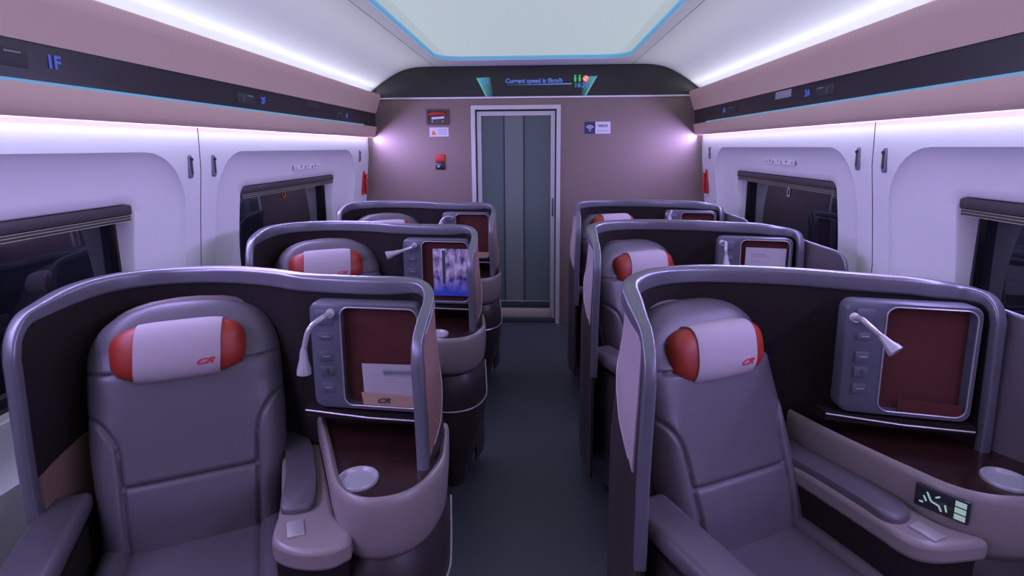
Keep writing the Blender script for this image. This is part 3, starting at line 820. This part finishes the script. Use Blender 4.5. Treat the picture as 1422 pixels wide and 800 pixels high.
    # buttons on the narrow panel
    for k, zc in enumerate((z1 - .100, z1 - .160, z1 - .205, z1 - .255)):
        xc = (x0 + xm) / 2
        g = G(); g.box((xc, yy(xc) - .001, zc), (.042, .004, .030 if k else .020), .0015); bt = g.out('panel_button', 'frame', root, O)
        g = G()
        if k == 2: g.lathe((xc, yy(xc) - .003, zc), [(.0001, 0), (.007, 0), (.007, .001), (.0001, .001)], (0, -1, 0), 12)
        else: g.box((xc, yy(xc) - .004, zc), (.022, .001, .0025))
        g.out('button_mark', 'ink' if k == 2 else 'bright_edge', bt, O)
    g = G(); g.box(((x0 + xm) / 2, yy((x0 + xm) / 2) - .001, z1 - .043), (.055, .006, .045), .002); g.out('lamp_mount', 'frame', root, O)
    # shelf line below the niche
    xh = (x0 + x1) / 2; g = G(); g.tube([(x0 - .03, yy(x0 - .03) - .002, z0 - .010), (xh, yy(xh) - .008, z0 - .019), (x1 + .01, yy(x1) - .008, z0 - .020)], .0026, 6); g.out('slot_trim', 'bright_edge', root, O)
    g = G(); g.loft([[(x0 - .04, yy(x0) + .05, z), (x0 - .03, yy(x0 - .03), z), (xh, yy(xh) - .006, z), (x1 + .012, yy(x1) - .006, z), (x1 + .012, 1.57, z)] for z in (z0 - .030, z0 - .006)]); g.out('niche_shelf', 'lining', root, O, smooth=False)

    # ---- armrest box on the other side of the seat, and the seat plinth ----
    J = Vector((-.896 + sx, 1.356)) if L else Vector((-.862 + sx, 1.405))

    def sf(a, f_): p = J + SR * a + SD * f_; return (p.x, p.y)
    Rs = Matrix(((SR.x, -SD.x, 0), (SR.y, -SD.y, 0), (0, 0, 1)))
    c = sf(-.300, .21); g = G(); g.box((c[0], c[1], .641), (.115, .60, .056), .018, Rs); g.out('side_armrest', 'leather', root, O, ang=60)
    c = sf(-.300, .21); g = G(); g.box((c[0], c[1], .32), (.085, .56, .53), .01, Rs); g.out('armrest_box', 'lining' if L else 'outer', root, O)
    return root, J


def make_seat(J, side):
    """reclined leather armchair, rotated about 26 degrees"""
    O = (J.x, J.y, 0.0)
    root = empty('recliner_seat', O)
    lean_top = .19 if side < 0 else .245
    H0, H1 = .47, (1.122 if side < 0 else 1.108)
    B = J - SD * .075

    def base(v):
        """centre line of the back: returns 2D offset backwards and height"""
        return lean_top * (v ** 1.15), H0 + (H1 - H0) * v

    WF = 1.0 if side < 0 else .93

    def Wd(v):
        if v > .70: return .252 * WF * max(1 - ((v - .70) / .30) ** 3.0, 0) ** (1 / 2.6)
        return (.234 + .018 * sm(v / .5)) * (1 - (1 - WF) * sm(v / .5))

    bol = [(-.256, .575), (-.215, .545), (-.178, .46), (-.168, .34), (-.165, .20), (-.158, .0)]
    bol = [tuple(p) for p in spline(bol, 6)]

    def dseg(p, pts):
        best = 9
        for a, b in zip(pts, pts[1:]):
            ax, ay, bx, by = a[0], a[1] * .7, b[0], b[1] * .7; px, py = p[0], p[1] * .7
            L2 = (bx - ax) ** 2 + (by - ay) ** 2; t = max(0, min(1, ((px - ax) * (bx - ax) + (py - ay) * (by - ay)) / max(L2, 1e-9)))
            best = min(best, math.hypot(px - ax - t * (bx - ax), py - ay - t * (by - ay)))
        return best

    def front(a, v, W):
        u = abs(a) / max(W, 1e-4)
        t = .085 * max(1 - u ** 7, 0) ** .5 * (max(1 - ((v - .86) / .14) ** 2.2, 0) ** .5 if v > .86 else 1)
        t *= 1 - .22 * sm((v - .70) / .12)
        # side bolsters stand proud, lumbar swells
        bl = sm((abs(a) - .16) / .03) * sm((.60 - v) / .12) * sm((1.0 - u) / .18 + .2)
        t += .007 * bl + .010 * math.exp(-((v - .17) / .12) ** 2) * (1 - u * u)
        d = min(dseg((-abs(a), v), bol), 9)
        t -= .012 * math.exp(-(d / .0055) ** 2)
        if abs(a) < .165: t -= .011 * math.exp(-((v - .285) * .7 / .0055) ** 2)
        t -= .010 * math.exp(-((v - .72 - .02 * u * u) * .7 / .006) ** 2)
        return t
    NU, NV = 112, 132
    verts, faces = [], []
    for lay in (0, 1):
        for iv in range(NV + 1):
            v = 1 - (1 - iv / NV) ** 1.25; v = min(v, .9995); W = Wd(v); bk, z = base(v)
            for iu in range(NU + 1):
                uu = math.sin((iu / NU - .5) * PI) * .5 + (iu / NU - .5); uu = max(-1, min(1, uu)); a = uu * W
                t = front(a, v, W) if lay == 0 else -.055 * max(1 - abs(uu) ** 4, 0) ** .5 * (max(1 - ((v - .86) / .14) ** 2.2, 0) ** .5 if v > .86 else 1)
                p = B - SD * bk + SR * a + SD * t * .97
                verts.append((p.x, p.y, z + t * .22))
    st = NU + 1; off = (NV + 1) * st
    for lay in (0, 1):
        for iv in range(NV):
            for iu in range(NU):
                a = lay * off + iv * st + iu; faces.append((a, a + 1, a + st + 1, a + st))
    faces += [tuple([iu, iu + 1, off + iu + 1, off + iu]) for iu in range(NU)]
    faces += [tuple([NV * st + iu, NV * st + iu + 1, off + NV * st + iu + 1, off + NV * st + iu]) for iu in range(NU)]
    put('backrest', verts, faces, 'leather', root, O, ang=80, weld=.0003)

    # outer back cap that shows as a second layer around the top
    CU, CV = 40, 40; cv, cf = [], []
    for lay in (0, 1):
        for iv in range(CV + 1):
            v = 1 - (1 - iv / CV) ** 1.25; v = min(v, .9995); W = Wd(v) - .004; bk, z = base(v)
            for iu in range(CU + 1):
                uu = math.sin((iu / CU - .5) * PI) * .5 + (iu / CU - .5); uu = max(-1, min(1, uu)); a = uu * W
                t = (.030 if lay == 0 else -.026) * max(1 - abs(uu) ** 6, 0) ** .5 * (max(1 - ((v - .86) / .14) ** 2.2, 0) ** .5 if v > .86 else 1)
                p = B - SD * (bk + .046) + SR * a + SD * t; cv.append((p.x, p.y, z + .002 * v + t * .22))
    st = CU + 1; off = (CV + 1) * st
    for lay in (0, 1):
        for iv in range(CV):
            for iu in range(CU): a = lay * off + iv * st + iu; cf.append((a, a + 1, a + st + 1, a + st))
    put('back_cap', cv, cf, 'cap', root, O, ang=80, weld=.0003)

    # cushion
    NU, NV = 48, 40; verts, faces = [], []
    Lc, Wc = .55, .238

    def ctop(a, f_):
        u = abs(a) / Wc; e = f_ / Lc
        z = .505 + .012 * (1 - u ** 2) * 0 + .016 * sm((abs(a) - .14) / .05)
        z -= .045 * max(0, u - .84) ** 2 / .0256 * .8
        z -= .05 * max(0, e - .88) ** 2 / .0144
        z -= .011 * math.exp(-((abs(a) - .158) / .006) ** 2)
        if abs(a) < .158: z -= .006 * math.exp(-((f_ - .30) / .007) ** 2)
        return z
    for iv in range(NV + 1):
        f_ = -.06 + (Lc + .06) * iv / NV
        for iu in range(NU + 1):
            a = Wc * (2 * iu / NU - 1); p = J + SR * a + SD * f_; verts.append((p.x, p.y, ctop(a, max(f_, 0))))
    st = NU + 1; off = len(verts)
    for iv in range(NV + 1):
        f_ = -.06 + (Lc + .06) * iv / NV
        for iu in range(NU + 1):
            a = Wc * .97 * (2 * iu / NU - 1); p = J + SR * a + SD * (f_ * .98); verts.append((p.x, p.y, .36))
    for o_ in (0, off):
        for iv in range(NV):
            for iu in range(NU): a = o_ + iv * st + iu; faces.append((a, a + 1, a + st + 1, a + st))
    bd = [iu for iu in range(NU + 1)] + [iv * st + NU for iv in range(1, NV + 1)] + [NV * st + iu for iu in range(NU - 1, -1, -1)] + [iv * st for iv in range(NV - 1, 0, -1)]
    for k in range(len(bd)): a, b = bd[k], bd[(k + 1) % len(bd)]; faces.append((a, b, b + off, a + off))
    put('seat_cushion', verts, faces, 'leather', root, O, ang=80)
    c = J + SD * .22; Rs = Matrix(((SR.x, -SD.x, 0), (SR.y, -SD.y, 0), (0, 0, 1)))
    g = G(); g.box((c.x, c.y, .19), (.44, .48, .36), .02, Rs); g.out('seat_base', 'lining', root, O)

    # headrest roll with red ends and a white cloth cover
    vz = .80; bk, hz = base(vz)
    C = B - SD * (bk - .070) - SR * (.012 if side < 0 else -.012); HC = Vector((C.x, C.y, 1.008 if side < 0 else .985)); til = math.radians(-12)
    d3 = Vector((SD.x, SD.y, 0)); r3 = Vector((SR.x, SR.y, 0)); u3 = Vector((0, 0, 1))
    fdir = (d3 * math.cos(til) - u3 * math.sin(til)).normalized(); udir = r3.cross(fdir)
    if udir.z < 0: udir = -udir
    HA, HB, HT = .170, .080, .056

    def hr(a, th, grow=0.0):
        """a lateral, th angle around the roll"""
        u = min(abs(a) / HA, .9999); k = (1 - u ** 4.2) ** (1 / 2.2)
        b = (HB * (.55 + .45 * k) * (k ** .35) + grow); t = HT * k + grow
        c_, s_ = math.cos(th), math.sin(th)
        ee = .8
        return HC + r3 * a + udir * (b * math.copysign(abs(s_) ** ee, s_)) + fdir * (t * math.copysign(abs(c_) ** ee, c_))
    g = G(); NA = 48
    g.loft([[tuple(hr(HA * math.sin((i / NA - .5) * PI), 2 * PI * k / 32)) for k in range(32)] for i in range(1, NA)])
    hd = g.out('headrest', 'red', root, O, ang=80)
    g = G(); rings = []
    ths = [math.radians(-118 + 236 * k / 30) for k in range(31)]
    for i in range(25):
        a = -.106 + .212 * i / 24
        rings.append([tuple(hr(a + .008 * math.sin(th), th, .0045)) for th in ths] + [tuple(hr(a + .008 * math.sin(th), th, .001)) for th in ths[::-1]])
    g.loft(rings); g.out('headrest_cover', 'cloth', hd, O, ang=60)
    v, f = text_geo('CR', .026, .5, .0008, .0004)
    vv = []
    for p in v:
        a = .062 + p[0] * 1.35; b = -.034 + p[1] * .8
        th = math.asin(max(-1, min(1, math.copysign(abs(b / HB) ** (1 / .8), b)))); q_ = hr(a, th, .0062 + p[2]); vv.append(tuple(q_))
    put('cover_emblem', vv, f, 'red_ink', hd, O, smooth=False)
    return root


def copy_tree(o, parent=None):
    c = o.copy(); COL.objects.link(c)
    if parent: c.parent = parent
    for ch in list(o.children): copy_tree(ch, c)
    return c


podL, JL = make_pod(-1)
podR, JR = make_pod(1)
seatL = make_seat(JL, -1)
seatR = make_seat(JR, 1)

row_pos = ['nearest row', 'middle row', 'last row by the end wall']
pods, seats = {}, {}
for side, pod, seat in ((-1, podL, seatL), (1, podR, seatR)):
    for r in range(3):
        if r == 0: p, s_ = pod, seat
        else:
            p = copy_tree(pod); p.location.y += PITCH_Y * r * (1 if side < 0 else 1.01)
            s_ = copy_tree(seat); s_.location.y += PITCH_Y * r * (1 if side < 0 else 1.01)
        if side > 0 and r == 2:      # this seat has its headrest pulled up
            for ch in s_.children:
                if ch.name.startswith('headrest'): ch.location.z += .05
        sn = 'left' if side < 0 else 'right'
        tag(p, 'dark curved seat pod %s of the aisle, %s' % (sn, row_pos[r]), 'seat pod', 'curved seat pods along the aisle')
        tag(s_, 'taupe seat with red headrest %s of the aisle, %s' % (sn, row_pos[r]), 'seat', 'reclining seats inside the pods')
        pods[side, r] = p; seats[side, r] = s_


# reading lamps: a swan neck on each pod, bent differently in every seat
def lamp_on(pod, pts, aim, hl=.055):
    O = (0, 0, 0); inv = pod.location
    pts3 = [Vector(p) for p in pts]
    foot = G(); foot.lathe(pts3[0] + Vector((0, .012, 0)), [(.0001, 0), (.013, 0), (.012, .012), (.0001, .012)], (0, -1, 0), 16)
    ft = foot.out('reading_lamp', 'metal', pod, tuple(inv))
    g = G(); sp = spline(pts3, 8); g.tube(sp, .0072, 10); g.out('lamp_neck', 'bright_edge', ft, tuple(inv))
    a = Vector(aim).normalized(); st = pts3[-1]
    g = G(); g.lathe(st - a * .004, [(.0001, 0), (.008, 0), (.010, .012), (.012, hl * .45), (.0185, hl * .8), (.0195, hl), (.0165, hl), (.013, hl - .004), (.0001, hl - .004)], a, 24); g.out('lamp_head', 'cup', ft, tuple(inv), ang=50)


Y2, Y3 = PITCH_Y, 2 * PITCH_Y
lamp_on(pods[-1, 0], [(-.538, 1.497, 1.112), (-.545, 1.455, 1.112), (-.572, 1.435, 1.088), (-.590, 1.432, 1.030)], (-.03, -.05, -1), .072)
lamp_on(pods[-1, 1], [(-.545, 1.497 + Y2, 1.112), (-.560, 1.46 + Y2, 1.106), (-.60, 1.44 + Y2, 1.093)], (-1, -.35, -.28), .07)
lamp_on(pods[-1, 2], [(-.535, 1.497 + Y3, 1.105), (-.535, 1.45 + Y3, 1.118), (-.565, 1.43 + Y3, 1.120), (-.592, 1.43 + Y3, 1.10)], (-.3, -.1, -1), .06)
lamp_on(pods[1, 0], [(.915, 1.515, 1.105), (.900, 1.46, 1.118), (.905, 1.44, 1.110), (.930, 1.42, 1.085)], (.42, -.65, -.62), .05)
y2 = PITCH_Y * 1.01
lamp_on(pods[1, 1], [(.915, 1.515 + y2, 1.120), (.915, 1.47 + y2, 1.130), (.912, 1.455 + y2, 1.105), (.914, 1.452 + y2, 1.07)], (.05, -.05, -1), .06)
lamp_on(pods[1, 2], [(.915, 1.515 + 2 * y2, 1.120), (.925, 1.47 + 2 * y2, 1.150), (.920, 1.455 + 2 * y2, 1.140), (.912, 1.452 + 2 * y2, 1.12)], (.05, -.05, -1), .05)

for ch in list(pods[-1, 1].children):       # the middle left pod keeps its magazine in front of a plain niche
    if ch.name.startswith('magazine_pocket'):
        for g_ in list(ch.children): bpy.data.objects.remove(g_)
        bpy.data.objects.remove(ch)

# ---- papers resting in the niches ----
def sheet(name, c, w_, h_, tilt, lean, th, label, cat, m='paper', turn=0):
    """thin card; c = centre of the bottom edge"""
    root = empty(name, c, label, cat)
    R = Matrix.Rotation(math.radians(turn), 3, 'Z') @ Matrix.Rotation(math.radians(tilt), 3, 'Y') @ Matrix.Rotation(math.radians(-lean), 3, 'X')

    def T(x, y, z): p = Vector(c) + R @ Vector((x, y, z)); return (p.x, p.y, p.z)
    g = G(); g.v = [T(x, y, z) for y in (-th / 2, th / 2) for x, z in ((-w_ / 2, 0), (w_ / 2, 0), (w_ / 2, h_), (-w_ / 2, h_))]
    g.f = [(0, 1, 2, 3), (7, 6, 5, 4), (0, 4, 5, 1), (1, 5, 6, 2), (2, 6, 7, 3), (3, 7, 4, 0)]
    g.out('card', m, root, c, smooth=False)

    def mark(nm, quads, mm, dy=.0006):
        g = G()
        for x0, x1, z0, z1 in quads:
            g.add([T(x, -th / 2 - dy, z) for x, z in ((x0, z0), (x1, z0), (x1, z1), (x0, z1))], [(0, 1, 2, 3)])
        return g.out(nm, mm, root, c, smooth=False)
    return root, mark, T


rt1, mark, T = sheet('folded_leaflet', (-.376, 1.508, .842), .160, .120, -1.0, -1.5, .002, 'white printed leaflet sticking out of the pocket in the front left pod', 'leaflet', turn=-5.7)
random.seed(8)
qs = [(-.02 + .004 * k, .07, .105 - .006 * k, .0895 - .006 * k) for k in range(2)]
qs += [(x, x + random.uniform(.003, .014), z, z + .0012) for x, z in [(random.uniform(-.06, .06), random.uniform(.04, .09)) for _ in range(34)]]
mark('printed_lines', qs, 'grey_ink')
y2 = PITCH_Y * 1.01
rt2, mark, T = sheet('white_leaflet', (1.122, 1.529 + y2, .900), .178, .195, .5, -1, .002, 'white leaflet with two round marks standing in the middle right pod', 'leaflet', turn=-11.8)
mark('heading', [(-.065, .0, .160, .166), (-.065, .02, .150, .1545), (-.065, -.02, .128, .131), (-.065, -.03, .120, .123)], 'grey_ink')
for dx in (-.02, .045):
    g = G(); g.add([T(dx + .016 * math.cos(a), -.0018, .098 + .012 * math.sin(a)) for a in [2 * PI * k / 14 for k in range(14)]], [tuple(range(14))]); g.out('round_mark', 'teal_ink', rt2, tuple(rt2.location), smooth=False)

# glossy magazine with a blue city photo in the middle left pod
mg = bpy.data.materials.new('city_photo_cover'); mg.use_nodes = True; nt = mg.node_tree; b = nt.nodes['Principled BSDF']; b.inputs['Roughness'].default_value = .25
tc = nt.nodes.new('ShaderNodeTexCoord'); mp = nt.nodes.new('ShaderNodeMapping'); mp.inputs['Scale'].default_value = (34, 1, 18); nz = nt.nodes.new('ShaderNodeTexNoise'); nz.inputs['Scale'].default_value = 1.0; nz.inputs['Detail'].default_value = 5
cr = nt.nodes.new('ShaderNodeValToRGB'); e = cr.color_ramp.elements
e[0].position = .36; e[0].color = (.05, .05, .12, 1); e[1].position = .62; e[1].color = (.72, .66, .74, 1)
x_ = cr.color_ramp.elements.new(.5); x_.color = (.42, .33, .46, 1)
sxyz = nt.nodes.new('ShaderNodeSeparateXYZ'); mr = nt.nodes.new('ShaderNodeMapRange'); mr.inputs['From Min'].default_value = .015; mr.inputs['From Max'].default_value = .10
mixn = nt.nodes.new('ShaderNodeMix'); mixn.data_type = 'RGBA'; mixn.inputs['A'].default_value = (.06, .10, .55, 1)
nt.links.new(tc.outputs['Object'], mp.inputs['Vector']); nt.links.new(mp.outputs[0], nz.inputs['Vector']); nt.links.new(nz.outputs['Fac'], cr.inputs['Fac'])
nt.links.new(tc.outputs['Object'], sxyz.inputs[0]); nt.links.new(sxyz.outputs[2], mr.inputs['Value']); nt.links.new(mr.outputs[0], mixn.inputs['Factor']); nt.links.new(cr.outputs[0], mixn.inputs['B'])
nt.links.new(mixn.outputs['Result'], b.inputs['Base Color'])
rt3, mark, T = sheet('photo_magazine', (-.368, 1.509 + Y2, .862), .182, .232, 0, -1, .006, 'magazine with a blue city photo cover standing in the middle left pod', 'magazine', mg, turn=-5.7)
mark('dark_tower', [(-.045, -.030, .06, .225)], 'ink')
